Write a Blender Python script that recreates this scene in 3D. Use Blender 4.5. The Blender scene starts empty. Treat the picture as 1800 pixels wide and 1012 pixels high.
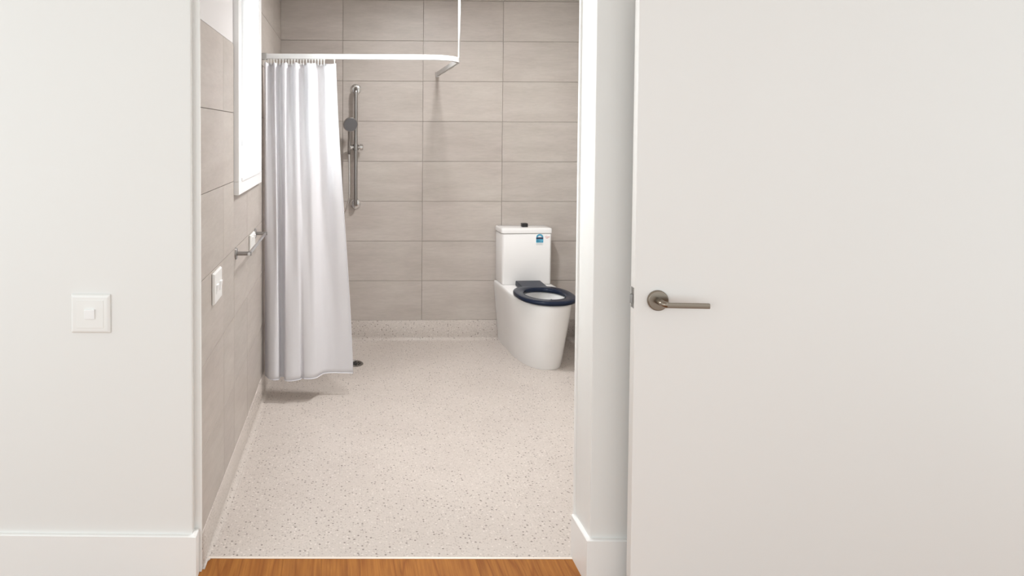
import bpy, bmesh, math, random
from mathutils import Vector, Matrix
random.seed(7)
scene = bpy.context.scene
COL = scene.collection

# ------------------------------------------------------------------ camera
F_PX, CX, CY = 1168.12, 638.48, 267.79
CAM = Vector((0.4846, -4.9796, 1.5660))
YAW, PITCH, ROLL = 0.02614, 0.03001, -0.00363
def camera_axes():
    up = Vector((0, 0, 1))
    fwd = Vector((math.sin(YAW), math.cos(YAW), 0)); rt = Vector((math.cos(YAW), -math.sin(YAW), 0))
    f2 = fwd*math.cos(PITCH) - up*math.sin(PITCH); u2 = up*math.cos(PITCH) + fwd*math.sin(PITCH)
    r3 = rt*math.cos(ROLL) - u2*math.sin(ROLL); u3 = u2*math.cos(ROLL) + rt*math.sin(ROLL)
    return r3, u3, f2
r3, u3, f2 = camera_axes()
cd = bpy.data.cameras.new('camera'); cam = bpy.data.objects.new('camera', cd); COL.objects.link(cam)
M = Matrix.Identity(4)
for i in range(3):
    M[i][0] = r3[i]; M[i][1] = u3[i]; M[i][2] = -f2[i]; M[i][3] = CAM[i]
cam.matrix_world = M
cd.sensor_fit = 'HORIZONTAL'; cd.sensor_width = 36.0
cd.lens = F_PX/1800*36.0
cd.shift_x = (900-CX)/1800; cd.shift_y = (CY-506)/1800
cd.clip_start = 0.05; cd.clip_end = 200
scene.camera = cam

# ------------------------------------------------------------------ light, exposure
vs = scene.view_settings
vs.view_transform = 'Standard'; vs.look = 'None'; vs.gamma = 1.0; vs.use_curve_mapping = False
vs.exposure = 0.20
world = bpy.data.worlds.new('daylight'); scene.world = world; world.use_nodes = True
bg = world.node_tree.nodes['Background']
bg.inputs['Color'].default_value = (0.915, 0.985, 1.0, 1); bg.inputs['Strength'].default_value = 1.25

def area(name, loc, target, size, power, color=(1, 1, 1), size_y=None, shape='DISK', spread=None):
    l = bpy.data.lights.new(name, 'AREA'); l.energy = power; l.color = color; l.shape = shape; l.size = size
    if size_y: l.shape = 'RECTANGLE'; l.size_y = size_y
    if spread: l.spread = spread
    o = bpy.data.objects.new(name, l); COL.objects.link(o); o.location = loc
    d = Vector(target) - Vector(loc); o.rotation_euler = d.to_track_quat('-Z', 'Y').to_euler()
    return o
CEIL = 2.62
LAMP = (.985, .985, 1.0)
area('downlight_room', (1.17, -1.30, CEIL-.012), (1.17, -1.30, 0), .18, 28, LAMP)
area('entry_fill_light', (.85, -1.95, CEIL-.012), (.85, -1.95, 0), .18, 8, LAMP, spread=math.radians(130))  # added fill that brightens the curtain front, not a known ceiling lamp
area('bath_window_daylight', (-.62, -1.70, 2.15), (1.0, -1.72, 1.35), 1.75, 350, (.965, .985, 1.0), size_y=2.3)
area('hall_fill_light', (-2.0, -6.9, 1.9), (.9, -2.8, 1.1), 2.6, 40, (.925, .975, 1.0), size_y=1.6)  # added soft fill for hall wall and door; no window is built there

# ------------------------------------------------------------------ helpers
def tag(o, label=None, cat=None, group=None, kind=None):
    if label: o['label'] = label
    if cat: o['category'] = cat
    if group: o['group'] = group
    if kind: o['kind'] = kind
    return o
def link(name, bm, mat, parent=None, smooth=False, bevel=0, bseg=2, autosmooth=None):
    bmesh.ops.recalc_face_normals(bm, faces=bm.faces[:])
    me = bpy.data.meshes.new(name); bm.to_mesh(me); bm.free()
    o = bpy.data.objects.new(name, me); COL.objects.link(o)
    mats = mat if isinstance(mat, (list, tuple)) else [mat]
    for m in mats: me.materials.append(m)
    if smooth:
        for p in me.polygons: p.use_smooth = True
    if bevel:
        b = o.modifiers.new('bevel', 'BEVEL'); b.width = bevel; b.segments = bseg; b.limit_method = 'ANGLE'; b.angle_limit = math.radians(40)
        for p in me.polygons: p.use_smooth = True
        w = o.modifiers.new('wn', 'WEIGHTED_NORMAL'); w.keep_sharp = False
    if parent is not None: o.parent = parent
    return o
def empty(name, loc=(0, 0, 0)):
    o = bpy.data.objects.new(name, None); COL.objects.link(o); o.location = loc; o.empty_display_size = .05
    return o
def adopt(o, parent):
    """parent while keeping the world place of a mesh that was modelled in world coordinates"""
    o.parent = parent
    o.matrix_parent_inverse = Matrix.Translation(-Vector(world_loc(parent)))
    return o
def world_loc(o):
    v = Vector(o.location)
    p = o.parent
    if p is not None: v = v + world_loc(p) + o.matrix_parent_inverse.translation
    return v
def box(bm, x0, x1, y0, y1, z0, z1, mi=0):
    v = [bm.verts.new(c) for c in [(x0,y0,z0),(x1,y0,z0),(x1,y1,z0),(x0,y1,z0),(x0,y0,z1),(x1,y0,z1),(x1,y1,z1),(x0,y1,z1)]]
    for q in [(0,3,2,1),(4,5,6,7),(0,1,5,4),(1,2,6,5),(2,3,7,6),(3,0,4,7)]:
        f = bm.faces.new([v[i] for i in q]); f.material_index = mi
    return v
def hexa(bm, pts, mi=0):
    """eight points, bottom ring then top ring"""
    v = [bm.verts.new(c) for c in pts]
    for q in [(0,3,2,1),(4,5,6,7),(0,1,5,4),(1,2,6,5),(2,3,7,6),(3,0,4,7)]:
        f = bm.faces.new([v[i] for i in q]); f.material_index = mi
def frame(d):
    d = Vector(d).normalized()
    a = Vector((0, 0, 1)) if abs(d.z) < .9 else Vector((1, 0, 0))
    u = d.cross(a).normalized(); return u, d.cross(u).normalized()
def tube(bm, pts, r, n=16, cap=True):
    pts = [Vector(p) for p in pts]; rings = []
    rr = r if isinstance(r, (list, tuple)) else [r]*len(pts)
    u = None
    for i, p in enumerate(pts):
        d = (pts[min(i+1, len(pts)-1)] - pts[max(i-1, 0)]).normalized()
        if u is None: u, w = frame(d)
        else:
            u = (u - d*u.dot(d)).normalized(); w = d.cross(u)
        rings.append([bm.verts.new(p + (u*math.cos(2*math.pi*k/n) + w*math.sin(2*math.pi*k/n))*rr[i]) for k in range(n)])
    for a, b in zip(rings, rings[1:]):
        for k in range(n): bm.faces.new((a[k], a[(k+1) % n], b[(k+1) % n], b[k]))
    if cap:
        bm.faces.new(rings[0][::-1]); bm.faces.new(rings[-1])
def disc_stack(bm, origin, axis, prof, n=32):
    """lathe: prof = [(distance along axis, radius)]"""
    o = Vector(origin); d = Vector(axis).normalized(); u, w = frame(d); rings = []
    for t, r in prof:
        rings.append([bm.verts.new(o + d*t + (u*math.cos(2*math.pi*k/n) + w*math.sin(2*math.pi*k/n))*r) for k in range(n)])
    for a, b in zip(rings, rings[1:]):
        for k in range(n): bm.faces.new((a[k], a[(k+1) % n], b[(k+1) % n], b[k]))
    bm.faces.new(rings[0][::-1]); bm.faces.new(rings[-1])
def NB(): return bmesh.new()
def catmull(P, n):
    out = []
    for i in range(len(P)-1):
        p0 = P[max(i-1, 0)]; p1 = P[i]; p2 = P[i+1]; p3 = P[min(i+2, len(P)-1)]
        for k in range(n):
            t = k/n
            out.append(tuple(.5*((2*b) + (-a+c)*t + (2*a-5*b+4*c-d)*t*t + (-a+3*b-3*c+d)*t**3) for a, b, c, d in zip(p0, p1, p2, p3)))
    out.append(tuple(P[-1])); return out

# ------------------------------------------------------------------ materials
def new_mat(name, col=(.8, .8, .8), rough=.5, metal=0, spec=.5):
    m = bpy.data.materials.new(name); m.use_nodes = True
    b = m.node_tree.nodes['Principled BSDF']
    b.inputs['Base Color'].default_value = (*col, 1); b.inputs['Roughness'].default_value = rough
    b.inputs['Metallic'].default_value = metal; b.inputs['Specular IOR Level'].default_value = spec
    return m, m.node_tree, b
def N(nt, t, **kw):
    n = nt.nodes.new(t)
    for k, v in kw.items(): setattr(n, k, v)
    return n
def mixc(nt, fac, a, b, mode='MIX'):
    n = N(nt, 'ShaderNodeMix', data_type='RGBA', blend_type=mode)
    for key, val in ((0, fac), (6, a), (7, b)):
        if isinstance(val, (int, float)): n.inputs[key].default_value = val
        elif isinstance(val, tuple): n.inputs[key].default_value = (*val, 1) if len(val) == 3 else val
        else: nt.links.new(val, n.inputs[key])
    return n.outputs[2]
def ramp(nt, src, stops, interp='LINEAR'):
    n = N(nt, 'ShaderNodeValToRGB'); cr = n.color_ramp; cr.interpolation = interp
    while len(cr.elements) > 1: cr.elements.remove(cr.elements[-1])
    cr.elements[0].position = stops[0][0]; cr.elements[0].color = stops[0][1]
    for p, c in stops[1:]:
        e = cr.elements.new(p); e.color = c
    nt.links.new(src, n.inputs[0]); return n.outputs[0]
def G(v): return (v, v, v, 1)
def coords(nt, scale=(1, 1, 1), kind='Object'):
    tc = N(nt, 'ShaderNodeTexCoord'); mp = N(nt, 'ShaderNodeMapping'); mp.inputs['Scale'].default_value = scale
    nt.links.new(tc.outputs[kind], mp.inputs[0]); return mp.outputs[0]
def noise(nt, vec, scale, detail=4, rough=.55):
    n = N(nt, 'ShaderNodeTexNoise'); n.inputs['Scale'].default_value = scale; n.inputs['Detail'].default_value = detail
    n.inputs['Roughness'].default_value = rough; nt.links.new(vec, n.inputs['Vector']); return n.outputs[0]
def bump(nt, b, h, strength, dist=.002):
    n = N(nt, 'ShaderNodeBump'); n.inputs['Strength'].default_value = strength; n.inputs['Distance'].default_value = dist
    nt.links.new(h, n.inputs['Height']); nt.links.new(n.outputs[0], b.inputs['Normal'])

def paint(name, col, rough=.55, amt=.015):
    m, nt, b = new_mat(name, col, rough, spec=.35)
    v = coords(nt); f = noise(nt, v, 1.3, 2)
    c = mixc(nt, f, tuple(x*(1-amt) for x in col), tuple(min(1, x*(1+amt)) for x in col))
    nt.links.new(c, b.inputs['Base Color'])
    bump(nt, b, noise(nt, v, 260, 2), .05, .0006)
    return m
WALL = paint('wall_paint', (.775, .765, .742), .6)
CEILM = paint('ceiling_paint', (.86, .85, .83), .7)
TRIM = paint('trim_gloss_paint', (.83, .82, .80), .35)
DOORM = paint('door_paint', (.80, .775, .75), .45)
BATHP = paint('bathroom_wall_paint', (.68, .655, .645), .6)
EDGING = paint('cream_edging', (.74, .66, .58), .4)
FRAMEW = paint('window_frame_paint', (.88, .88, .88), .3)

def tile_mat(name, along):          # streaks run horizontally on each tile
    m, nt, b = new_mat(name, (.5, .44, .39), .42, spec=.4)
    oi = N(nt, 'ShaderNodeObjectInfo')
    tc = N(nt, 'ShaderNodeTexCoord')
    off = N(nt, 'ShaderNodeVectorMath', operation='SCALE'); off.inputs[0].default_value = (37, 19, 53)
    nt.links.new(oi.outputs['Random'], off.inputs['Scale'])
    ad = N(nt, 'ShaderNodeVectorMath', operation='ADD'); nt.links.new(tc.outputs['Object'], ad.inputs[0]); nt.links.new(off.outputs[0], ad.inputs[1])
    mp = N(nt, 'ShaderNodeMapping'); mp.inputs['Scale'].default_value = (1.6, 6, 9) if along == 'x' else (6, 1.6, 9)
    nt.links.new(ad.outputs[0], mp.inputs[0])
    n1 = noise(nt, mp.outputs[0], 1.5, 6, .6)
    n2 = noise(nt, mp.outputs[0], 9, 5, .7)
    n3 = noise(nt, ad.outputs[0], 2.2, 3, .5)
    f1 = ramp(nt, n1, [(.3, G(0)), (.72, G(1))])
    c = mixc(nt, f1, (.432, .381, .345), (.505, .454, .416))
    f2_ = ramp(nt, n2, [(.35, G(.955)), (.65, G(1.04))])
    c = mixc(nt, 1.0, c, f2_, 'MULTIPLY')
    f3 = ramp(nt, n3, [(.35, G(0)), (.65, G(1))])
    c = mixc(nt, f3, c, mixc(nt, 1.0, c, (.985, 1.0, .99), 'MULTIPLY'))
    rr = N(nt, 'ShaderNodeMapRange'); rr.inputs['To Min'].default_value = .965; rr.inputs['To Max'].default_value = 1.035
    nt.links.new(oi.outputs['Random'], rr.inputs[0])
    c = mixc(nt, 1.0, c, rr.outputs[0], 'MULTIPLY')
    nt.links.new(c, b.inputs['Base Color'])
    bump(nt, b, n2, .12, .001)
    return m
TILE_B = tile_mat('concrete_look_tile_back', 'x')
TILE_L = tile_mat('concrete_look_tile_side', 'y')
GROUT = paint('grout', (.46, .41, .375), .8)

def vinyl_mat():
    m, nt, b = new_mat('speckled_safety_vinyl', (.7, .63, .57), .38, spec=.4)
    v = coords(nt)
    base = mixc(nt, ramp(nt, noise(nt, v, 3, 3), [(.3, G(0)), (.7, G(1))]), (.545, .488, .444), (.580, .522, .476))
    fine = ramp(nt, noise(nt, v, 150, 3, .7), [(.35, G(.92)), (.65, G(1.06))])
    c = mixc(nt, 1.0, base, fine, 'MULTIPLY')
    def flecks(c, scale, keep, radius, col, amt, off):
        mp = N(nt, 'ShaderNodeMapping'); mp.inputs['Location'].default_value = off; nt.links.new(v, mp.inputs[0])
        vo = N(nt, 'ShaderNodeTexVoronoi'); vo.inputs['Scale'].default_value = scale; nt.links.new(mp.outputs[0], vo.inputs['Vector'])
        sp = N(nt, 'ShaderNodeSeparateColor'); nt.links.new(vo.outputs['Color'], sp.inputs[0])
        a = ramp(nt, vo.outputs['Distance'], [(radius*.75, G(1)), (radius*1.1, G(0))])
        k = ramp(nt, sp.outputs[0], [(keep, G(1)), (keep+.01, G(0))])
        z = mixc(nt, 1.0, a, k, 'MULTIPLY')
        z = mixc(nt, 1.0, z, G(amt), 'MULTIPLY')
        return mixc(nt, z, c, col)
    c = flecks(c, 105, .45, .36, (.38, .33, .29), .7, (0, 0, 0))
    c = flecks(c, 75, .30, .30, (.74, .68, .63), .6, (3, 1, 0))
    c = flecks(c, 62, .34, .26, (.17, .14, .12), .85, (7, 5, 0))
    nt.links.new(c, b.inputs['Base Color'])
    bump(nt, b, noise(nt, v, 420, 2), .12, .0008)
    return m
VINYL = vinyl_mat()

def wood_mat():
    m, nt, b = new_mat('orange_timber', (.45, .2, .06), .5, spec=.22)
    oi = N(nt, 'ShaderNodeObjectInfo'); tc = N(nt, 'ShaderNodeTexCoord')
    off = N(nt, 'ShaderNodeVectorMath', operation='SCALE'); off.inputs[0].default_value = (13, 41, 0); nt.links.new(oi.outputs['Random'], off.inputs['Scale'])
    ad = N(nt, 'ShaderNodeVectorMath', operation='ADD'); nt.links.new(tc.outputs['Object'], ad.inputs[0]); nt.links.new(off.outputs[0], ad.inputs[1])
    mp = N(nt, 'ShaderNodeMapping'); mp.inputs['Scale'].default_value = (15, 1.5, 15); nt.links.new(ad.outputs[0], mp.inputs[0])
    n1 = noise(nt, mp.outputs[0], .9, 2, .5)
    rings = N(nt, 'ShaderNodeMath', operation='MULTIPLY'); rings.inputs[1].default_value = 12; nt.links.new(n1, rings.inputs[0])
    fr = N(nt, 'ShaderNodeMath', operation='PINGPONG'); fr.inputs[1].default_value = 1; nt.links.new(rings.outputs[0], fr.inputs[0])
    mp2 = N(nt, 'ShaderNodeMapping'); mp2.inputs['Scale'].default_value = (160, 6, 160); nt.links.new(ad.outputs[0], mp2.inputs[0])
    n2 = noise(nt, mp2.outputs[0], 1, 4, .6)
    c = mixc(nt, ramp(nt, fr.outputs[0], [(0, G(0)), (.6, G(.35)), (1, G(1))]), (.38, .148, .028), (.255, .084, .014))
    c = mixc(nt, ramp(nt, n2, [(.4, G(0)), (.7, G(.55))]), c, (.18, .058, .010))
    rr = N(nt, 'ShaderNodeMapRange'); rr.inputs['To Min'].default_value = .94; rr.inputs['To Max'].default_value = 1.06
    nt.links.new(oi.outputs['Random'], rr.inputs[0])
    c = mixc(nt, 1.0, c, rr.outputs[0], 'MULTIPLY')
    nt.links.new(c, b.inputs['Base Color']); bump(nt, b, n2, .08, .0006)
    return m
WOOD = wood_mat()

def glossy(name, col, rough=.12, metal=0, amt=.02):
    m, nt, b = new_mat(name, col, rough, metal)
    f = noise(nt, coords(nt), 6, 3)
    nt.links.new(mixc(nt, f, tuple(x*(1-amt) for x in col), tuple(min(1, x*(1+amt)) for x in col)), b.inputs['Base Color'])
    return m
CERAMIC = glossy('white_ceramic', (.80, .785, .77), .1)
NAVY = glossy('navy_seat_plastic', (.011, .016, .032), .22)
NAVY.node_tree.nodes['Principled BSDF'].inputs['Specular IOR Level'].default_value = .14
BLACKP = glossy('black_plastic', (.012, .012, .013), .35)
CHROME = glossy('chrome', (.62, .61, .60), .14, 1)
STEEL = glossy('brushed_stainless', (.34, .33, .32), .3, 1)
NICKEL = glossy('brushed_nickel', (.29, .245, .20), .32, 1)
ALU = glossy('white_aluminium', (.62, .61, .60), .3)
ALUG = glossy('satin_aluminium_glide', (.45, .44, .43), .4, .6)
PLATE = glossy('white_switch_plastic', (.81, .80, .775), .3)
GREYP = glossy('grey_shower_plastic', (.13, .13, .135), .35)
DRAINM = glossy('drain_metal', (.26, .245, .23), .35, 1)
DARK = glossy('dark_gap', (.02, .02, .02), .6)
WATER = glossy('bowl_water', (.55, .60, .62), .03)
BLUE = glossy('sticker_blue', (.05, .36, .56), .4)
LBLUE = glossy('sticker_pale_blue', (.30, .60, .72), .4)
NAVYS = glossy('sticker_navy', (.02, .035, .08), .4)
PALE = glossy('sticker_grey', (.58, .60, .60), .4)
RED = glossy('sticker_red', (.62, .12, .09), .4)
PAPER = glossy('sticker_white', (.82, .82, .81), .4)
def curtain_mat():
    m, nt, b = new_mat('white_curtain_cloth', (.88, .875, .90), .7, spec=.2)
    v = coords(nt)
    w = N(nt, 'ShaderNodeTexWave', wave_type='BANDS', bands_direction='Z'); w.inputs['Scale'].default_value = 120; nt.links.new(v, w.inputs['Vector'])
    f = noise(nt, v, 4, 3)
    nt.links.new(mixc(nt, f, (.885, .876, .892), (.91, .90, .915)), b.inputs['Base Color'])
    bump(nt, b, mixc(nt, .5, w.outputs[0], noise(nt, v, 14, 4)), .06, .004)
    tr = N(nt, 'ShaderNodeBsdfTranslucent'); tr.inputs[0].default_value = (.9, .895, .93, 1)
    mx = N(nt, 'ShaderNodeMixShader'); mx.inputs[0].default_value = .36
    nt.links.new(b.outputs[0], mx.inputs[1]); nt.links.new(tr.outputs[0], mx.inputs[2])
    nt.links.new(mx.outputs[0], nt.nodes['Material Output'].inputs[0])
    return m
CLOTH = curtain_mat()
def glass_mat():
    m = bpy.data.materials.new('frosted_window_glass'); m.use_nodes = True; nt = m.node_tree
    for n in list(nt.nodes):
        if n.type != 'OUTPUT_MATERIAL': nt.nodes.remove(n)
    t = N(nt, 'ShaderNodeBsdfTransparent'); t.inputs[0].default_value = (.93, .96, .96, 1)
    g = N(nt, 'ShaderNodeBsdfGlossy'); g.inputs['Roughness'].default_value = .05
    fr = N(nt, 'ShaderNodeFresnel'); fr.inputs[0].default_value = 1.45
    mx = N(nt, 'ShaderNodeMixShader'); nt.links.new(fr.outputs[0], mx.inputs[0]); nt.links.new(t.outputs[0], mx.inputs[1]); nt.links.new(g.outputs[0], mx.inputs[2])
    nt.links.new(mx.outputs[0], nt.nodes['Material Output'].inputs[0]); return m
GLASS = glass_mat()

# ------------------------------------------------------------------ the setting
ZT = .045                      # hall floor level; the wet floor falls from here to the drain
YT = -2.655                    # threshold
XR = 2.26                      # right bathroom wall
YEND = -2.70                   # tiles on the side wall end here
XL, XJ = -.033, 1.313          # doorway reveals
def floor_z(y):
    t = (-y - 1.0)/1.6
    return (ZT+.0015)*min(1, max(0, t))
def yt(x): return -2.6365 - .0235*x        # line of the threshold
def left_x(y):                 # the side wall runs a touch out of square towards the door
    return -.012*min(1, max(0, (-y-1.4)/1.3))
def yw(x): return -2.747 - .035*x          # face of the hall wall

# bathroom floor (falls to the drain)
bm = NB()
xs = [-.03, .3, .8, 1.3, 1.8, XR+.02]; ys = [.02, -.3, -.6, -1.0, -1.4, -1.8, -2.2, YT]
ys.insert(-1, -2.6)
g = [[bm.verts.new((x, y if y != YT else yt(x), floor_z(y))) for x in xs] for y in ys]
for i in range(len(ys)-1):
    for j in range(len(xs)-1): bm.faces.new((g[i][j], g[i+1][j], g[i+1][j+1], g[i][j+1]))
ret = bmesh.ops.extrude_face_region(bm, geom=bm.faces[:])
for e in ret['geom']:
    if isinstance(e, bmesh.types.BMVert): e.co.z -= .06
fl = link('floor', bm, VINYL)
tag(fl, 'cream speckled vinyl wet room floor', 'floor', kind='structure')

# hall floor: planks running towards the doorway
hf = empty('floor_hall', (0, -4.6, ZT)); hf.name = 'floor_timber'
tag(hf, 'orange brown timber plank floor outside the bathroom', 'floor', kind='structure')
PW = .137
x = -2.2
pm = bpy.data.meshes.new('plank')
bm = NB(); box(bm, 0, PW-.0003, -1.95, 1.985, -.018, 0); bm.to_mesh(pm); bm.free(); pm.materials.append(WOOD)
k = 0
while x < 3.6:
    o = bpy.data.objects.new('plank', pm); COL.objects.link(o); o.parent = hf; o.location = (x, 0, 0); x += PW; k += 1
bm = NB(); box(bm, -2.3, 3.7, -6.6, YT-.002, -.06, ZT-.0182)
link('floor_base', bm, DARK); tag(bpy.data.objects['floor_base'], 'dark floor base under the timber planks', 'floor', kind='structure')
# slim edge strip at the vinyl
bm = NB(); hexa(bm, [(-.012, yt(-.012)-.003, ZT-.002), (1.300, yt(1.3)-.003, ZT-.002), (1.300, yt(1.3)+.004, ZT-.002), (-.012, yt(-.012)+.004, ZT-.002), (-.012, yt(-.012)-.003, ZT+.0015), (1.300, yt(1.3)-.003, ZT+.0015), (1.300, yt(1.3)+.004, ZT+.003), (-.012, yt(-.012)+.004, ZT+.003)])
tag(link('trim_1', bm, EDGING), 'thin pale edging strip between vinyl and timber', 'trim', kind='structure')

# back wall + tiles
YB = -.004
bm = NB(); box(bm, -.25, XR+.12, 0, .14, -.06, CEIL)
wb = tag(link('wall_back', bm, GROUT), 'back wall of the bathroom clad in beige concrete look tiles', 'wall', kind='structure')
GAP = .0021
def put_tile(parent, pts, mat):
    bm = NB(); hexa(bm, pts); o = link('tile', bm, mat, parent, bevel=.0007, bseg=1); return o
rows = [.15+.3*k for k in range(9)] + [CEIL]
rows = [r for r in rows if r < CEIL-.02] + [CEIL]
cols = [0, .4606, 1.0606, 1.6606, XR]
for r0, r1 in zip(rows, rows[1:]):
    for c0, c1 in zip(cols, cols[1:]):
        j = random.uniform(0, .0006)
        a, b_ = c0+GAP/2, c1-GAP/2; z0, z1 = r0+GAP/2, r1-GAP/2
        put_tile(wb, [(a, YB-j-.004, z0), (b_, YB-j-.004, z0), (b_, .002, z0), (a, .002, z0), (a, YB-j-.004, z1), (b_, YB-j-.004, z1), (b_, .002, z1), (a, .002, z1)], TILE_B)

# side wall with the window opening
WY0, WY1, WZ0, WZ1 = -2.055, -1.275, 1.288, 2.40       # outer edge of the window casing
OY0, OY1, OZ0, OZ1 = -1.990, -1.345, 1.346, 2.335      # clear opening
bm = NB()
def lw(y0, y1, z0, z1):
    hexa(bm, [(-.25, y0, z0), (left_x(y0)-.008, y0, z0), (left_x(y1)-.008, y1, z0), (-.25, y1, z0),
              (-.25, y0, z1), (left_x(y0)-.008, y0, z1), (left_x(y1)-.008, y1, z1), (-.25, y1, z1)])
lw(YEND, OY0, -.06, CEIL); lw(OY1, 0, -.06, CEIL); lw(OY0, OY1, -.06, OZ0); lw(OY0, OY1, OZ1, CEIL)
wl = tag(link('wall_left', bm, GROUT), 'tiled side wall with the window, towel rail and switches', 'wall', kind='structure')
def side_piece(name, y0, y1, z0, z1, mat, proud=0.0):
    x0, x1 = left_x(y0)+proud, left_x(y1)+proud
    bm = NB(); hexa(bm, [(x0-.012, y0, z0), (x0, y0, z0), (x1, y1, z0), (x1-.012, y1, z0), (x0-.012, y0, z1), (x0, y0, z1), (x1, y1, z1), (x1-.012, y1, z1)])
    return link(name, bm, mat, wl, bevel=.0007, bseg=1)
g2 = GAP/2
joints = [YEND+.001, -2.2934, WY0-.005, -1.6934, -1.0934, -.4934, -.006]
for ri, (r0, r1) in enumerate(zip(rows, rows[1:])):
    for ji, (c0, c1) in enumerate(zip(joints, joints[1:])):
        j = random.uniform(0, .0006)
        y0, y1, z0, z1 = c0+g2, c1-g2, r0+g2, r1-g2
        if r1 > 1.96 and c1 <= WY0: continue               # plaster above the near tiles
        if c0 >= WY0-.01 and c1 <= -1.0 and r1 > WZ0:       # around the window
            if r0 < WZ0:
                if c1 <= WY1: z1 = WZ0-.001
                else:
                    side_piece('tile', y0, WY1-g2, z0, WZ0-.001, TILE_L, j); y0 = WY1+.001
            elif r0 < WZ1-.05:
                if c1 <= WY1: continue
                y0 = WY1+.001
        side_piece('tile', y0, y1, z0, z1, TILE_L, j)
side_piece('plaster_panel', YEND+.0, WY0-.003, 1.952, CEIL, BATHP, -.002)

# right bathroom wall, hidden by the jamb but lit from the room
bm = NB(); box(bm, XR, XR+.12, YT-.05, 0, -.06, CEIL)
wr = tag(link('wall_right', bm, GROUT), 'far right bathroom wall beside the toilet', 'wall', kind='structure')
yy = [-2.64, -2.4, -1.8, -1.2, -.6, -.006]
for r0, r1 in zip(rows, rows[1:]):
    for c0, c1 in zip(yy, yy[1:]):
        bm = NB(); box(bm, XR-.008, XR+.002, c0+g2, c1-g2, r0+g2, r1-g2); link('tile', bm, TILE_L, wr)

# coved vinyl skirting
PR = .003
def cove_profile(h, top_z, R=.026):    # (distance from wall, height)
    P = [(-.006, top_z), (PR-.001, top_z), (PR, top_z-.0015), (PR, h+R)]
    for k in range(1, 9):
        a = math.pi/2*k/8
        P.append((PR+R-R*math.cos(a), h+R-R*math.sin(a)))
    P.append((PR+R+.004, h+.0006)); return P
def sweep_cove(name, stations, label, extra=None):
    bm = NB(); rings = []
    for (base, nrm, h, tz, *rr) in stations:
        P = cove_profile(h, tz, *rr); rings.append([bm.verts.new((base[0]+nrm[0]*d, base[1]+nrm[1]*d, z)) for d, z in P] )
    for a, b in zip(rings, rings[1:]):
        for k in range(len(a)-1): bm.faces.new((a[k], a[k+1], b[k+1], b[k]))
    for f in bm.faces: f.smooth = True
    o = link(name, bm, VINYL); s = o.modifiers.new('thick', 'SOLIDIFY'); s.thickness = .002; s.offset = -1
    return tag(o, label, 'skirting', kind='structure')
sweep_cove('baseboard_back', [((x, -.0087), (0, -1), 0, .15) for x in (.0, 1.1, XR)], 'speckled coved vinyl skirting along the back wall')
def cove_top(y): return .15 + .022*min(1, max(0, (-y-1.6)/1.0))
sweep_cove('baseboard_side', [((left_x(y), y), (1, 0), floor_z(y), cove_top(y), rr) for y, rr in ((0, .026), (-.5, .026), (-1.0, .026), (-1.4, .026), (-1.8, .026), (-2.2, .026), (-2.5, .022), (YT+.01, .010), (YT-.001, .003), (YEND+.002, .003))], 'speckled coved vinyl skirting along the window wall')
sweep_cove('baseboard_right', [((XR-.008, y), (-1, 0), floor_z(y), .15+.02*(floor_z(y)/ZT)) for y in (0, -.5, -1.0, -1.8, YT)], 'speckled coved vinyl skirting beside the toilet')

# hall wall either side of the doorway, with the head above
HEAD = 2.26
bm = NB()
def hw(x0, x1, yb, z0, z1):
    hexa(bm, [(x0, yw(x0), z0), (x1, yw(x1), z0), (x1, yb, z0), (x0, yb, z0), (x0, yw(x0), z1), (x1, yw(x1), z1), (x1, yb, z1), (x0, yb, z1)])
hw(-2.3, XL, YEND, -.06, CEIL)
tag(link('wall_hall_left', bm, WALL, bevel=.003), 'off white painted hall wall left of the doorway', 'wall', kind='structure')
bm = NB(); hw(XJ, 3.7, YT+.012, -.06, CEIL)
tag(link('wall_hall_right', bm, WALL, bevel=.003), 'off white painted hall wall behind the open door', 'wall', kind='structure')
bm = NB(); hw(XL, XJ, YEND, HEAD, CEIL)
tag(link('wall_hall_head', bm, WALL), 'off white painted wall above the doorway', 'wall', kind='structure')
# white edge trim where the tiles stop
bm = NB(); box(bm, XL-.001, -.0105, YEND-.011, YEND+.003, ZT, HEAD)
tag(link('trim_2', bm, TRIM, bevel=.001), 'slim white edge trim where the side wall tiles stop', 'trim', kind='structure')
bm = NB(); box(bm, XJ-.0065, XJ+.002, YT+.001, YT+.014, ZT, HEAD)
tag(link('trim_3', bm, TRIM, bevel=.001), 'slim white edge trim on the right doorway reveal', 'trim', kind='structure')
# hall skirting boards with their returns into the doorway
def skirt(name, outer, label):
    """outer: plan polyline of the board's face, inner: same line on the wall"""
    bm = NB(); z0, z1, c = ZT, .200, .0035
    n = len(outer); rings = []
    for (fx, fy), (ix, iy) in outer:
        mx, my = fx+(ix-fx)*c/.015, fy+(iy-fy)*c/.015
        rings.append([bm.verts.new(q) for q in [(ix, iy, z0), (fx, fy, z0), (fx, fy, z1-c), (mx, my, z1), (ix, iy, z1)]])
    for a, b in zip(rings, rings[1:]):
        for k in range(5): bm.faces.new((a[k], a[(k+1) % 5], b[(k+1) % 5], b[k]))
    bm.faces.new(rings[0][::-1]); bm.faces.new(rings[-1])
    return tag(link(name, bm, TRIM), label, 'skirting', kind='structure')
T = .015
skirt('baseboard_left', [((-2.3, yw(-2.3)-T), (-2.3, yw(-2.3))), ((XL+T, yw(XL)-T), (XL, yw(XL))), ((XL+T, YEND-.012), (XL, YEND-.012))],
      'white skirting board on the hall wall below the square switch')
skirt('baseboard_hall_right', [((XJ-T, YT+.002), (XJ, YT+.002)), ((XJ-T, yw(XJ)-T), (XJ, yw(XJ))), ((3.7, yw(3.7)-T), (3.7, yw(3.7)))],
      'white skirting board between the doorway and the open door')
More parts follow.
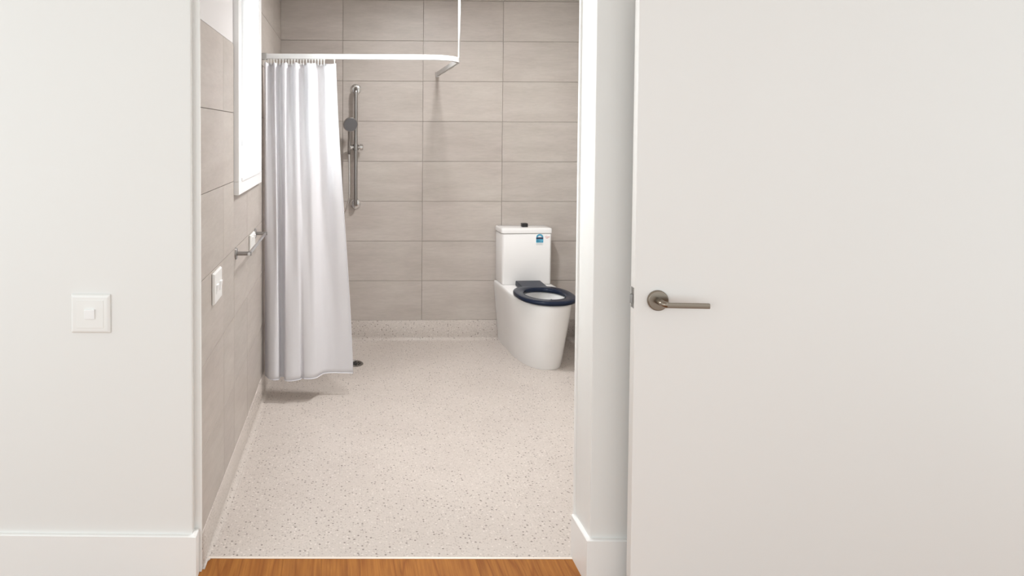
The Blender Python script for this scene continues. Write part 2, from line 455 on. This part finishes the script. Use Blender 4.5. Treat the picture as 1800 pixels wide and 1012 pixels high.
# ceiling
bm = NB(); box(bm, -2.3, 3.7, -6.6, .14, CEIL, CEIL+.1)
tag(link('ceiling', bm, CEILM), 'white painted ceiling above bathroom and hall', 'ceiling', kind='structure')
# ------------------------------------------------------------------ window
win = empty('window_1', (0, (WY0+WY1)/2, WZ0)); tag(win, 'tall narrow white framed window glaring with daylight', 'window', kind='structure')
P = .016
def wpart(name, boxes, mat, bevel=.0015, parent=None):
    bm = NB()
    for b_ in boxes: box(bm, *b_)
    return adopt(link(name, bm, mat, bevel=bevel), parent or win)
wpart('casing', [(-.02, P, WY0, WY1, WZ0, OZ0), (-.02, P, WY0, WY1, OZ1, WZ1), (-.02, P, WY0, OY0, OZ0, OZ1), (-.02, P, OY1, WY1, OZ0, OZ1)], FRAMEW)
wpart('jamb_lining', [(-.16, P-.004, OY0-.002, OY0+.010, OZ0, OZ1), (-.16, P-.004, OY1-.010, OY1+.002, OZ0, OZ1), (-.16, P-.004, OY0, OY1, OZ1-.010, OZ1+.002)], FRAMEW)
wpart('sill', [(-.16, P+.004, OY0+.01, OY1-.01, OZ0-.002, OZ0+.014)], FRAMEW)
SX0, SX1 = -.115, -.080
sash = wpart('sash', [(SX0, SX1, OY0+.010, OY1-.010, OZ0+.014, OZ0+.054), (SX0, SX1, OY0+.010, OY1-.010, OZ1-.05, OZ1-.010),
               (SX0, SX1, OY0+.010, OY0+.046, OZ0+.054, OZ1-.05), (SX0, SX1, OY1-.046, OY1-.010, OZ0+.054, OZ1-.05)], FRAMEW)
bm = NB(); box(bm, -.100, -.095, OY0+.04, OY1-.04, OZ0+.05, OZ1-.045)
adopt(link('pane', bm, GLASS), win)
bm = NB(); box(bm, SX1, SX1+.012, OY1-.05, OY1-.02, OZ0+.10, OZ0+.145); box(bm, SX1+.010, SX1+.02, OY1-.045, OY1-.03, OZ0+.115, OZ0+.19)
adopt(link('latch', bm, PLATE, bevel=.002), win)

# ------------------------------------------------------------------ open door at the right
A = math.radians(5.0); DW, DT = 1.24, .038
door = empty('door_1', (1.407, -2.898, ZT)); door.rotation_euler = (0, 0, -A)
tag(door, 'flush off white door leaf standing open at the right with brushed nickel lever', 'door', kind='structure')
bm = NB(); box(bm, 0, DW, 0, DT, .008, 2.04); link('leaf', bm, DOORM, door, bevel=.0015)
HX, HZ = .0705, .991
rose = NB(); disc_stack(rose, (HX, -.0005, HZ), (0, -1, 0), [(0, .0325), (.007, .0325), (.010, .030), (.0102, .014), (.0102, .0005)], 48)
handle = link('lever_handle', rose, NICKEL, door, bevel=.0006)
bm = NB(); tube(bm, [(HX, -.008, HZ), (HX, -.03, HZ), (HX+.001, -.044, HZ-.0005), (HX+.004, -.050, HZ-.001), (HX+.012, -.0535, HZ-.002)], [.0105, .0105, .0105, .0100, .009], 24)
link('neck', bm, NICKEL, handle, smooth=True)
bm = NB(); box(bm, HX+.004, HX+.139, -.058, -.048, HZ-.0105, HZ+.0055); link('lever', bm, NICKEL, handle, bevel=.0022)
bm = NB(); box(bm, -.0012, .001, .008, .030, HZ-.030, HZ+.036); lp = link('latch_plate', bm, STEEL, door, bevel=.0004)
bm = NB(); hexa(bm, [(-.012, .012, HZ-.014), (0, .012, HZ-.014), (0, .027, HZ-.014), (-.004, .027, HZ-.014), (-.012, .012, HZ+.014), (0, .012, HZ+.014), (0, .027, HZ+.014), (-.004, .027, HZ+.014)])
link('latch_bolt', bm, STEEL, lp, bevel=.001)
for q in (-.023, .029):
    bm = NB(); disc_stack(bm, (-.0010, .019, HZ+q), (-1, 0, 0), [(0, .0035), (.0008, .003)], 12); link('screw', bm, STEEL, lp)

# ------------------------------------------------------------------ hall switch
sx, sz = -.371, .954
sw = empty('light_switch', (sx, yw(sx), sz)); sw.rotation_euler = (0, 0, math.atan(-.035))
tag(sw, 'large square white switch plate with one small rocker on the hall wall', 'light switch', 'wall switches')
def plate(bm, hw_, hh, t, ch):
    a = [(-hw_, -hh), (hw_, -hh), (hw_, hh), (-hw_, hh)]; b_ = [(-hw_+ch, -hh+ch), (hw_-ch, -hh+ch), (hw_-ch, hh-ch), (-hw_+ch, hh-ch)]
    r0 = [bm.verts.new((x, 0, z)) for x, z in a]; r1 = [bm.verts.new((x, -t*.45, z)) for x, z in a]; r2 = [bm.verts.new((x, -t, z)) for x, z in b_]
    for p, q in ((r0, r1), (r1, r2)):
        for k in range(4): bm.faces.new((p[k], p[(k+1) % 4], q[(k+1) % 4], q[k]))
    bm.faces.new(r2); bm.faces.new(r0[::-1])
bm = NB(); plate(bm, .0665, .0655, .012, .010); link('plate', bm, PLATE, sw, bevel=.003, bseg=3)
bm = NB(); box(bm, -.0455, .0455, -.0132, -.011, -.047, .047); link('insert', bm, PLATE, sw, bevel=.0012)
bm = NB(); hexa(bm, [(-.0175, -.0165, -.017), (.0175, -.0165, -.017), (.0175, -.012, -.017), (-.0175, -.012, -.017), (-.0175, -.0205, .017), (.0175, -.0205, .017), (.0175, -.012, .017), (-.0175, -.012, .017)])
link('rocker', bm, FRAMEW, sw, bevel=.003, bseg=3)

# ------------------------------------------------------------------ things on the side wall
def side_switch(name, yc, zc, w, h, label, cat, rockers, group=None):
    o = empty(name, (left_x(yc)+.0005, yc, zc)); o.rotation_euler = (0, 0, math.pi/2)
    tag(o, label, cat, group)
    bm = NB(); plate(bm, w/2, h/2, .011, .004); link('plate', bm, PLATE, o, bevel=.002, bseg=2)
    for rx, rz, rw, rh in rockers:
        bm = NB(); hexa(bm, [(rx-rw, -.013, rz-rh), (rx+rw, -.013, rz-rh), (rx+rw, -.010, rz-rh), (rx-rw, -.010, rz-rh), (rx-rw, -.018, rz+rh), (rx+rw, -.018, rz+rh), (rx+rw, -.010, rz+rh), (rx-rw, -.010, rz+rh)])
        link('rocker', bm, FRAMEW, o, bevel=.0015)
    return o
side_switch('light_switch', -2.452, .982, .148, .118, 'white plate with a rocker on the tiles nearest the doorway', 'light switch', [(.036, -.006, .014, .018), (-.03, -.006, .014, .018)], 'wall switches')
side_switch('power_outlet', -1.56, 1.003, .15, .085, 'white outlet plate on the tiles just behind the towel rail', 'power outlet', [(.04, .02, .012, .012), (-.04, .02, .012, .012)], 'wall switches')
# towel rail
tr = empty('towel_rail', (left_x(-1.72), -1.72, 1.025)); tag(tr, 'short chrome towel rail on the tiled wall under the window', 'towel rail')
for yp in (-2.02, -1.43):
    bm = NB(); disc_stack(bm, (left_x(yp), yp, 1.025), (1, 0, 0), [(0, .026), (.005, .026), (.007, .024), (.0072, .009)], 32); fl_ = adopt(link('flange', bm, STEEL, bevel=.0005), tr)
    bm = NB(); tube(bm, [(left_x(yp)+.004, yp, 1.025), (.066, yp, 1.025)], .0095, 20); adopt(link('post', bm, STEEL, bevel=.001), tr)
bm = NB(); tube(bm, [(.056, -2.035, 1.025), (.056, -1.415, 1.025)], .0075, 20); adopt(link('bar', bm, CHROME, bevel=.001), tr)

# ------------------------------------------------------------------ shower: track, curtain, rail, hand shower, drain
TY, TZ, TX = -1.13, 2.001, 1.166
tk = empty('curtain_track', (TX, TY, 1.985)); tag(tk, 'white L shaped shower curtain track hung from a thin ceiling rod', 'curtain track')
path = [(.0, TY), (.3, TY), (.7, TY), (TX-.25, TY)]
R = .22
for k in range(1, 13):
    a = math.pi/2*k/12; path.append((TX-R+R*math.sin(a), TY+R-R*math.cos(a)))
path += [(TX, -.6), (TX, -.003)]
bm = NB(); rings = []
for i, (x, y) in enumerate(path):
    x0, y0 = path[max(i-1, 0)]; x1, y1 = path[min(i+1, len(path)-1)]
    d = Vector((x1-x0, y1-y0)).normalized(); n = Vector((d.y, -d.x))
    prof = [(-.011, -.014), (-.004, -.014), (-.004, -.007), (.004, -.007), (.004, -.014), (.011, -.014), (.011, .015), (-.011, .015)]
    rings.append([bm.verts.new((x+n.x*a, y+n.y*a, TZ+b_)) for a, b_ in prof])
for a, b_ in zip(rings, rings[1:]):
    for k in range(8): bm.faces.new((a[k], a[(k+1) % 8], b_[(k+1) % 8], b_[k]))
bm.faces.new(rings[0][::-1]); bm.faces.new(rings[-1])
adopt(link('track', bm, ALU, bevel=.0015), tk)
bm = NB(); tube(bm, [(TX-.004, -.99, TZ+.014), (TX-.004, -.99, CEIL)], .0065, 16); adopt(link('ceiling_rod', bm, ALU, smooth=True), tk)
bm = NB(); box(bm, TX-.013, TX+.013, -.030, -.008, TZ-.021, TZ+.019); adopt(link('wall_bracket', bm, ALU, bevel=.002), tk)
bm = NB(); box(bm, .0, .030, TY-.014, TY+.014, TZ-.019, TZ+.019); adopt(link('wall_bracket', bm, ALUG, bevel=.002), tk)

# curtain: plan curve at the hem and at the heading, cloth hanging between
HEMZ = .138
hem = [(.022, -1.030), (.010, -1.075), (.022, -1.120), (.045, -1.170), (.078, -1.192), (.102, -1.180), (.104, -1.152), (.106, -1.124), (.120, -1.116), (.132, -1.126), (.134, -1.166),
       (.148, -1.190), (.182, -1.194), (.222, -1.178), (.236, -1.160), (.250, -1.176), (.284, -1.178), (.316, -1.160), (.340, -1.115), (.365, -1.080), (.415, -1.066), (.470, -1.066), (.530, -1.070)]
head = [(.012, -1.112), (.018, -1.150), (.030, -1.158), (.044, -1.120), (.058, -1.108), (.072, -1.150), (.082, -1.150), (.092, -1.112), (.108, -1.110), (.122, -1.150), (.140, -1.158),
        (.154, -1.115), (.172, -1.110), (.188, -1.152), (.206, -1.156), (.224, -1.116), (.244, -1.108), (.266, -1.150), (.292, -1.158), (.318, -1.122), (.352, -1.100), (.388, -1.138), (.424, -1.132)]
n = 8
H0, H1 = catmull(head, n), catmull(hem, n)
NZ = 60; HZT = 1.968
bm = NB(); gridv = []
for i in range(NZ+1):
    t = i/NZ
    e = t*(.35+.65*t) if t < 1 else 1
    e = .55*t + .45*(3*t*t-2*t**3)
    row = []
    for q, (a, b_) in enumerate(zip(H0, H1)):
        s = q/(len(H0)-1)
        wob = .0025*math.sin(9*s*math.pi+t*7)*t*(1-t)*4
        x = a[0]*(1-e)+b_[0]*e; y = a[1]*(1-e)+b_[1]*e + wob
        zt = HZT - .006*abs(math.sin(s*math.pi*13)) - .004*s
        zb = HEMZ + .004*math.sin(s*11)
        row.append(bm.verts.new((x, y, zt*(1-t)+zb*t)))
    gridv.append(row)
for a, b_ in zip(gridv, gridv[1:]):
    for k in range(len(a)-1): bm.faces.new((a[k], a[k+1], b_[k+1], b_[k]))
cu = empty('shower_curtain', (.25, TY, HEMZ)); tag(cu, 'white shower curtain gathered against the window wall', 'shower curtain')
cl = adopt(link('cloth', bm, CLOTH, smooth=True), cu); s_ = cl.modifiers.new('thick', 'SOLIDIFY'); s_.thickness = .0012
bm = NB()                                                # stitched hem, a slim roll along the bottom edge
tube(bm, [(a[0], a[1]-.0004, HEMZ+.004*math.sin(q/(len(H1)-1)*11)+.002) for q, a in enumerate(H1)], .0026, 8)
adopt(link('hem', bm, CLOTH, smooth=True), cu)
bm = NB()
tube(bm, [(H0[-1][0]*(1-e)+H1[-1][0]*e, H0[-1][1]*(1-e)+H1[-1][1]*e+.0025*math.sin(9*math.pi+t*7)*t*(1-t)*4, (HZT-.004-.006*abs(math.sin(math.pi*13)))*(1-t)+(HEMZ+.004*math.sin(11))*t) for t, e in [(k/30, .55*k/30+.45*(3*(k/30)**2-2*(k/30)**3)) for k in range(31)]], .0022, 8)
adopt(link('hem', bm, CLOTH, smooth=True), cu)
hk = bpy.data.meshes.new('curtain_glide'); b2 = NB(); box(b2, -.0022, .0022, -.004, .004, -.020, .014); box(b2, -.005, .005, -.0035, .0035, .008, .014)
b2.to_mesh(hk); b2.free(); hk.materials.append(PLATE)
for k in range(22):
    x = .02 + .355*(k/21)**1.0
    if k == 21: x = .418
    o = bpy.data.objects.new('curtain_glide', hk); COL.objects.link(o); o.location = (x, TY, 1.9725); adopt(o, cu)

# grab rail with slider
RX, RZ0, RZ1, RY = .557, 1.032, 1.886, -.078
gr = empty('shower_rail', (RX, -.008, RZ0)); tag(gr, 'vertical stainless shower grab rail on the back wall', 'shower rail')
for z in (RZ0, RZ1):
    bm = NB(); disc_stack(bm, (RX, -.007, z), (0, -1, 0), [(0, .040), (.004, .040), (.009, .036), (.012, .022), (.0122, .010)], 40); adopt(link('flange', bm, CHROME, bevel=.0005), gr)
pts = [(RX, -.012, RZ0), (RX, -.050, RZ0)] + [(RX, -.050-(.028)*math.sin(a), RZ0+.028-.028*math.cos(a)) for a in [math.pi/2*k/8 for k in range(1, 9)]]
pts += [(RX, RY, z) for z in (1.2, 1.35, 1.5, 1.65, 1.8)]
pts += [(RX, -.050-(.028)*math.cos(a), RZ1-.028+.028*math.sin(a)) for a in [math.pi/2*k/8 for k in range(0, 9)]] + [(RX, -.012, RZ1)]
bm = NB(); tube(bm, pts, .0145, 24); adopt(link('rail', bm, STEEL, smooth=True), gr)
SZ = 1.456
bm = NB(); tube(bm, [(RX, RY, SZ-.022), (RX, RY, SZ+.022)], .0215, 28); sl = adopt(link('slider', bm, STEEL, bevel=.002), gr)
bm = NB(); disc_stack(bm, (RX+.014, RY, SZ), (1, 0, 0), [(0, .012), (.014, .012), (.016, .0225), (.036, .0225), (.041, .017)], 28); o = link('knob', bm, CHROME, bevel=.0008); o.parent = sl
bm = NB(); disc_stack(bm, (RX-.012, RY, SZ), (-1, 0, 0), [(0, .012), (.010, .012), (.012, .0195), (.043, .0195), (.046, .014)], 28); o = link('holder', bm, CHROME, bevel=.0008); o.parent = sl

# hand shower
HXs, HY = .508, RY-.0305        # handle leans on the front of the holder
hs = empty('hand_shower', (HXs, HY, SZ)); tag(hs, 'round grey hand shower with a hose held on the grab rail', 'hand shower')
bm = NB(); tube(bm, [(HXs, HY, SZ-.05), (HXs, HY-.004, SZ), (HXs+.002, HY-.012, SZ+.06), (HXs+.004, HY-.03, SZ+.125), (HXs+.006, HY-.05, SZ+.165)], [.0095, .011, .012, .0135, .016], 20); adopt(link('handle', bm, STEEL, smooth=True), hs)
ax = Vector((.10, -.93, -.30)).normalized(); c0 = Vector((HXs+.008, HY-.055, SZ+.172))
bm = NB(); disc_stack(bm, c0-ax*.008, ax, [(0, .022), (.006, .040), (.014, .051), (.026, .054), (.030, .052)], 40); hd = adopt(link('head', bm, STEEL, bevel=.0008), hs)
bm = NB(); disc_stack(bm, c0+ax*.0222, ax, [(0, .049), (.002, .049), (.0024, .046)], 40); o = link('spray_face', bm, GREYP); o.parent = hd
hp = catmull([(HXs, HY, SZ-.045), (HXs+.001, HY-.002, SZ-.12), (HXs+.003, HY-.004, SZ-.25), (HXs+.001, HY-.004, SZ-.36), (HXs-.012, HY-.002, SZ-.43), (HXs-.030, HY, SZ-.475), (HXs-.06, HY+.01, SZ-.50), (HXs-.12, HY+.02, SZ-.49), (HXs-.17, HY+.03, SZ-.43), (HXs-.19, -.02, SZ-.40)], 8)
bm = NB(); tube(bm, hp, .0062, 12); adopt(link('hose', bm, CHROME, smooth=True), hs)

# floor waste
bm = NB(); disc_stack(bm, (.545, -.520, -.002), (0, 0, 1), [(0, .062), (.0045, .062), (.006, .059), (.006, .050), (.0035, .048), (.0035, .002)], 48)
dr = tag(link('floor_drain', bm, DRAINM, bevel=.0003), 'round metal floor waste beside the curtain hem', 'drain')
bm = NB(); disc_stack(bm, (.545, -.520, .0014), (0, 0, 1), [(0, .022), (.003, .022)], 24)
link('outlet_hole', bm, DARK, dr)
bm = NB()
for k in range(10):
    a = 2*math.pi*k/10; disc_stack(bm, (.545+.037*math.cos(a), -.520+.037*math.sin(a), .0012), (0, 0, 1), [(0, .0055), (.0030, .0055)], 10)
link('slots', bm, DARK, dr)

# ------------------------------------------------------------------ toilet
TXc = 1.803
to = empty('toilet', (TXc, -.02, 0)); tag(to, 'white close coupled toilet with a navy seat and no lid', 'toilet')
NP = 72
def d_ring(hw_, front, back, z, sq=2.3, straight=.42):
    """D shaped plan: flat back, straight sides, rounded front"""
    ys = back - (back-front)*straight; pts = []
    na = NP//2
    for k in range(na+1):                       # front half from right side round to left side
        a = math.pi*k/na
        c, s = math.cos(a), math.sin(a)
        pts.append((hw_*math.copysign(abs(c)**(2/sq), c), ys-(ys-front)*abs(s)**(2/sq), z))
    nb = (NP-na-1)
    left = nb//3; backn = nb-2*left
    for k in range(1, left+1): pts.append((-hw_, ys+(back-ys)*k/(left+.0), z))
    for k in range(1, backn+1): pts.append((-hw_+2*hw_*k/(backn+1), back, z))
    for k in range(left): pts.append((hw_, back-(back-ys)*k/(left+.0) if k else back, z))
    return pts
rings = []
spec = [(0.0, .158, -.662), (.012, .160, -.668), (.10, .168, -.690), (.20, .177, -.718), (.30, .187, -.746), (.38, .194, -.768), (.425, .197, -.780), (.445, .197, -.783), (.453, .195, -.780), (.456, .190, -.774)]
for z, w, f in spec: rings.append(d_ring(w, f, -.010, z, 2.4, .40 if z < .3 else .40))
HC = (0, -.545)
def hole_ring(ref, hx, hf_, hb, z, cy=HC[1]):
    out = []
    for (x, y, _) in ref:
        a = math.atan2(y-cy, x); c, s = math.cos(a), math.sin(a)
        out.append((hx*c, cy + (hb if s > 0 else hf_)*s, z))
    return out
top = rings[-1]
rings.append(hole_ring(top, .140, .183, .165, .456))
rings.append(hole_ring(top, .136, .178, .158, .450))
rings.append(hole_ring(top, .140, .183, .168, .42))
rings.append(hole_ring(top, .120, .160, .150, .34, -.55))
rings.append(hole_ring(top, .090, .115, .11, .26, -.565))
rings.append(hole_ring(top, .055, .07, .07, .215, -.58))
rings.append(hole_ring(top, .03, .035, .035, .20, -.59))
bm = NB(); V = [[bm.verts.new((TXc+x, y, z)) for x, y, z in r] for r in rings]
for a, b_ in zip(V, V[1:]):
    for k in range(NP): bm.faces.new((a[k], a[(k+1) % NP], b_[(k+1) % NP], b_[k]))
bm.faces.new(V[0][::-1]); bm.faces.new(V[-1])
pan = adopt(link('pan', bm, CERAMIC, smooth=True), to)
e_ = pan.modifiers.new('es', 'EDGE_SPLIT'); e_.split_angle = math.radians(50)
bm = NB(); disc_stack(bm, (TXc, -.575, .228), (0, 0, 1), [(0, .05), (.002, .062)], 32); adopt(link('water', bm, WATER), to)
bm = NB(); disc_stack(bm, (TXc+.0965, -.429, .401), (-.62, -.72, .25), [(0, .011), (.008, .010)], 16); adopt(link('flush_outlet', bm, DARK), to)
# cistern and lid
CW, CYF = .186, -.180
def rrect(hw_, yf, yb, z, r=.018, n=5):
    pts = []
    for cx, cy, a0 in ((hw_-r, yf+r, -90), (hw_-.004, yb-.004, 0), (-hw_+.004, yb-.004, 90), (-hw_+r, yf+r, 180)):
        rr = r if cy < -.1 else .004
        for k in range(n+1):
            a = math.radians(a0+90*k/n); pts.append((cx+rr*math.cos(a), cy+rr*math.sin(a), z))
    return pts
def loft(name, rs, mat, bev=0):
    bm = NB(); V = [[bm.verts.new((TXc+x, y, z)) for x, y, z in r] for r in rs]; n = len(rs[0])
    for a, b_ in zip(V, V[1:]):
        for k in range(n): bm.faces.new((a[k], a[(k+1) % n], b_[(k+1) % n], b_[k]))
    bm.faces.new(V[0][::-1]); bm.faces.new(V[-1])
    o = link(name, bm, mat, smooth=True); e = o.modifiers.new('es', 'EDGE_SPLIT'); e.split_angle = math.radians(40)
    return o
cis = adopt(loft('cistern', [rrect(CW-.005, CYF+.005, -.010, .458), rrect(CW-.003, CYF+.003, -.010, .464), rrect(CW-.002, CYF+.002, -.010, .470), rrect(CW, CYF, -.010, .826), rrect(CW-.003, CYF+.003, -.010, .830)], CERAMIC), to)
adopt(loft('cistern_lid', [rrect(CW-.001, CYF+.001, -.010, .8325), rrect(CW+.003, CYF-.003, -.009, .835), rrect(CW+.003, CYF-.003, -.009, .862), rrect(CW, CYF, -.009, .868), rrect(CW-.006, CYF+.006, -.012, .871)], CERAMIC), to)
bm = NB(); box(bm, TXc-.018, TXc+.026, -.118, -.078, .870, .898); adopt(link('flush_button', bm, BLACKP, bevel=.004), to)
# seat ring (modelled as nested rings) and its hinge block
def seat_ring(hx, yf, yb, z, sq):
    cy = (yf+yb)/2; out = []
    for k in range(NP):
        a = 2*math.pi*k/NP; c, s = math.cos(a), math.sin(a)
        w = hx*(1 + .05*(s > 0)*s - .03*(s < 0)*abs(s))
        out.append((w*math.copysign(abs(c)**(2/sq), c), cy+(yb-yf)/2*math.copysign(abs(s)**(2/sq), s), z))
    return out
so = [seat_ring(.189, -.788, -.335, .4575, 2.3), seat_ring(.196, -.799, -.328, .463, 2.3), seat_ring(.197, -.801, -.327, .476, 2.3), seat_ring(.193, -.796, -.330, .483, 2.3), seat_ring(.182, -.783, -.340, .4865, 2.3),
      seat_ring(.140, -.722, -.402, .4845, 2.1), seat_ring(.131, -.712, -.410, .478, 2.1), seat_ring(.130, -.710, -.412, .466, 2.1), seat_ring(.134, -.716, -.408, .4575, 2.1)]
bm = NB(); V = [[bm.verts.new((TXc+x, y, z)) for x, y, z in r] for r in so]
V.append(V[0])
for a, b_ in zip(V, V[1:]):
    for k in range(NP): bm.faces.new((a[k], a[(k+1) % NP], b_[(k+1) % NP], b_[k]))
seat = adopt(link('seat', bm, NAVY, smooth=True), to)
bm = NB(); hexa(bm, [(TXc-.094, -.36, .458), (TXc+.094, -.36, .458), (TXc+.094, -.205, .458), (TXc-.094, -.205, .458), (TXc-.092, -.36, .486), (TXc+.092, -.36, .486), (TXc+.092, -.205, .494), (TXc-.092, -.205, .494)])
hb = link('hinge_block', bm, NAVY, bevel=.006, bseg=3); hb.parent = seat
to.rotation_euler = (0, 0, math.radians(2.6))
# water rating sticker on the cistern
def flat(name, polys, mat, y, parent):
    bm = NB()
    for P_ in polys:
        f = [bm.verts.new((x, y, z)) for x, z in P_]; b3 = [bm.verts.new((x, y+.0004, z)) for x, z in P_]
        bm.faces.new(f); bm.faces.new(b3[::-1])
        for k in range(len(P_)): bm.faces.new((f[k], f[(k+1) % len(P_)], b3[(k+1) % len(P_)], b3[k]))
    o = link(name, bm, mat); o.parent = parent; o.matrix_parent_inverse = Matrix.Identity(4); return o
YS = CYF-.0006
L0, L1 = 1.869, 1.924
mid = (L0+L1)/2
stk = flat('rating_sticker', [[(L0, .748), (L1, .748), (L1, .806)] + [(mid+(.0275)*math.cos(a), .806+.024*math.sin(a)) for a in [math.pi*k/14 for k in range(1, 14)]] + [(L0, .806)]], PAPER, YS, cis)
def sub(polys, mat): return flat('sticker_print', polys, mat, YS-.0005, cis)
def rect(x0, x1, z0, z1): return [(x0, z0), (x1, z0), (x1, z1), (x0, z1)]
sub([[(mid+.026*math.cos(a), .806+.0225*math.sin(a)) for a in [math.pi*k/14 for k in range(15)]] + [(mid+.014*math.cos(a), .806+.010*math.sin(a)) for a in [math.pi*k/14 for k in range(14, -1, -1)]]], BLUE)
sub([rect(L0+.001, L1-.001, .791, .805)], NAVYS)
sub([rect(L0+.001, L1-.001, .766, .7905)], BLUE)
sub([rect(L0+.006, L0+.020, .771, .786), rect(L0+.024, L1-.006, .777, .783), rect(L0+.024, L1-.010, .770, .774)], LBLUE)
sub([rect(L0+.003, L1-.003, .7605, .763), rect(L0+.003, L1-.012, .756, .758), rect(L0+.003, L1-.006, .751, .753)], PALE)
sub([[(1.880+.004*math.cos(2*math.pi*k/10)+q*.0095, .815+.0035*math.sin(2*math.pi*k/10)+.0045*math.sin(math.pi*q/4)) for k in range(10)] for q in range(5)], LBLUE)
# small red mark beside it
def arc(cx, cz, r0, r1, a0, a1, n=10):
    A_ = [a0+(a1-a0)*k/n for k in range(n+1)]
    return [(cx+r1*math.cos(a), cz+r1*math.sin(a)) for a in A_] + [(cx+r0*math.cos(a), cz+r0*math.sin(a)) for a in A_[::-1]]
sub([arc(1.945, .808, .005, .0068, .3, 5.6), arc(1.956, .806, .0035, .0052, -2.6, 2.6), rect(1.9635, 1.966, .803, .811), rect(1.967, 1.9725, .8065, .8085), rect(1.943, 1.958, .797, .7985)], RED)

# floor drain, toilet and rail parts that were parented with an identity inverse need their parents' offset removed
for o in bpy.data.objects:
    if o.parent is not None and o.parent.parent is not None and o.parent.matrix_parent_inverse != Matrix.Identity(4):
        o.matrix_parent_inverse = Matrix.Identity(4)
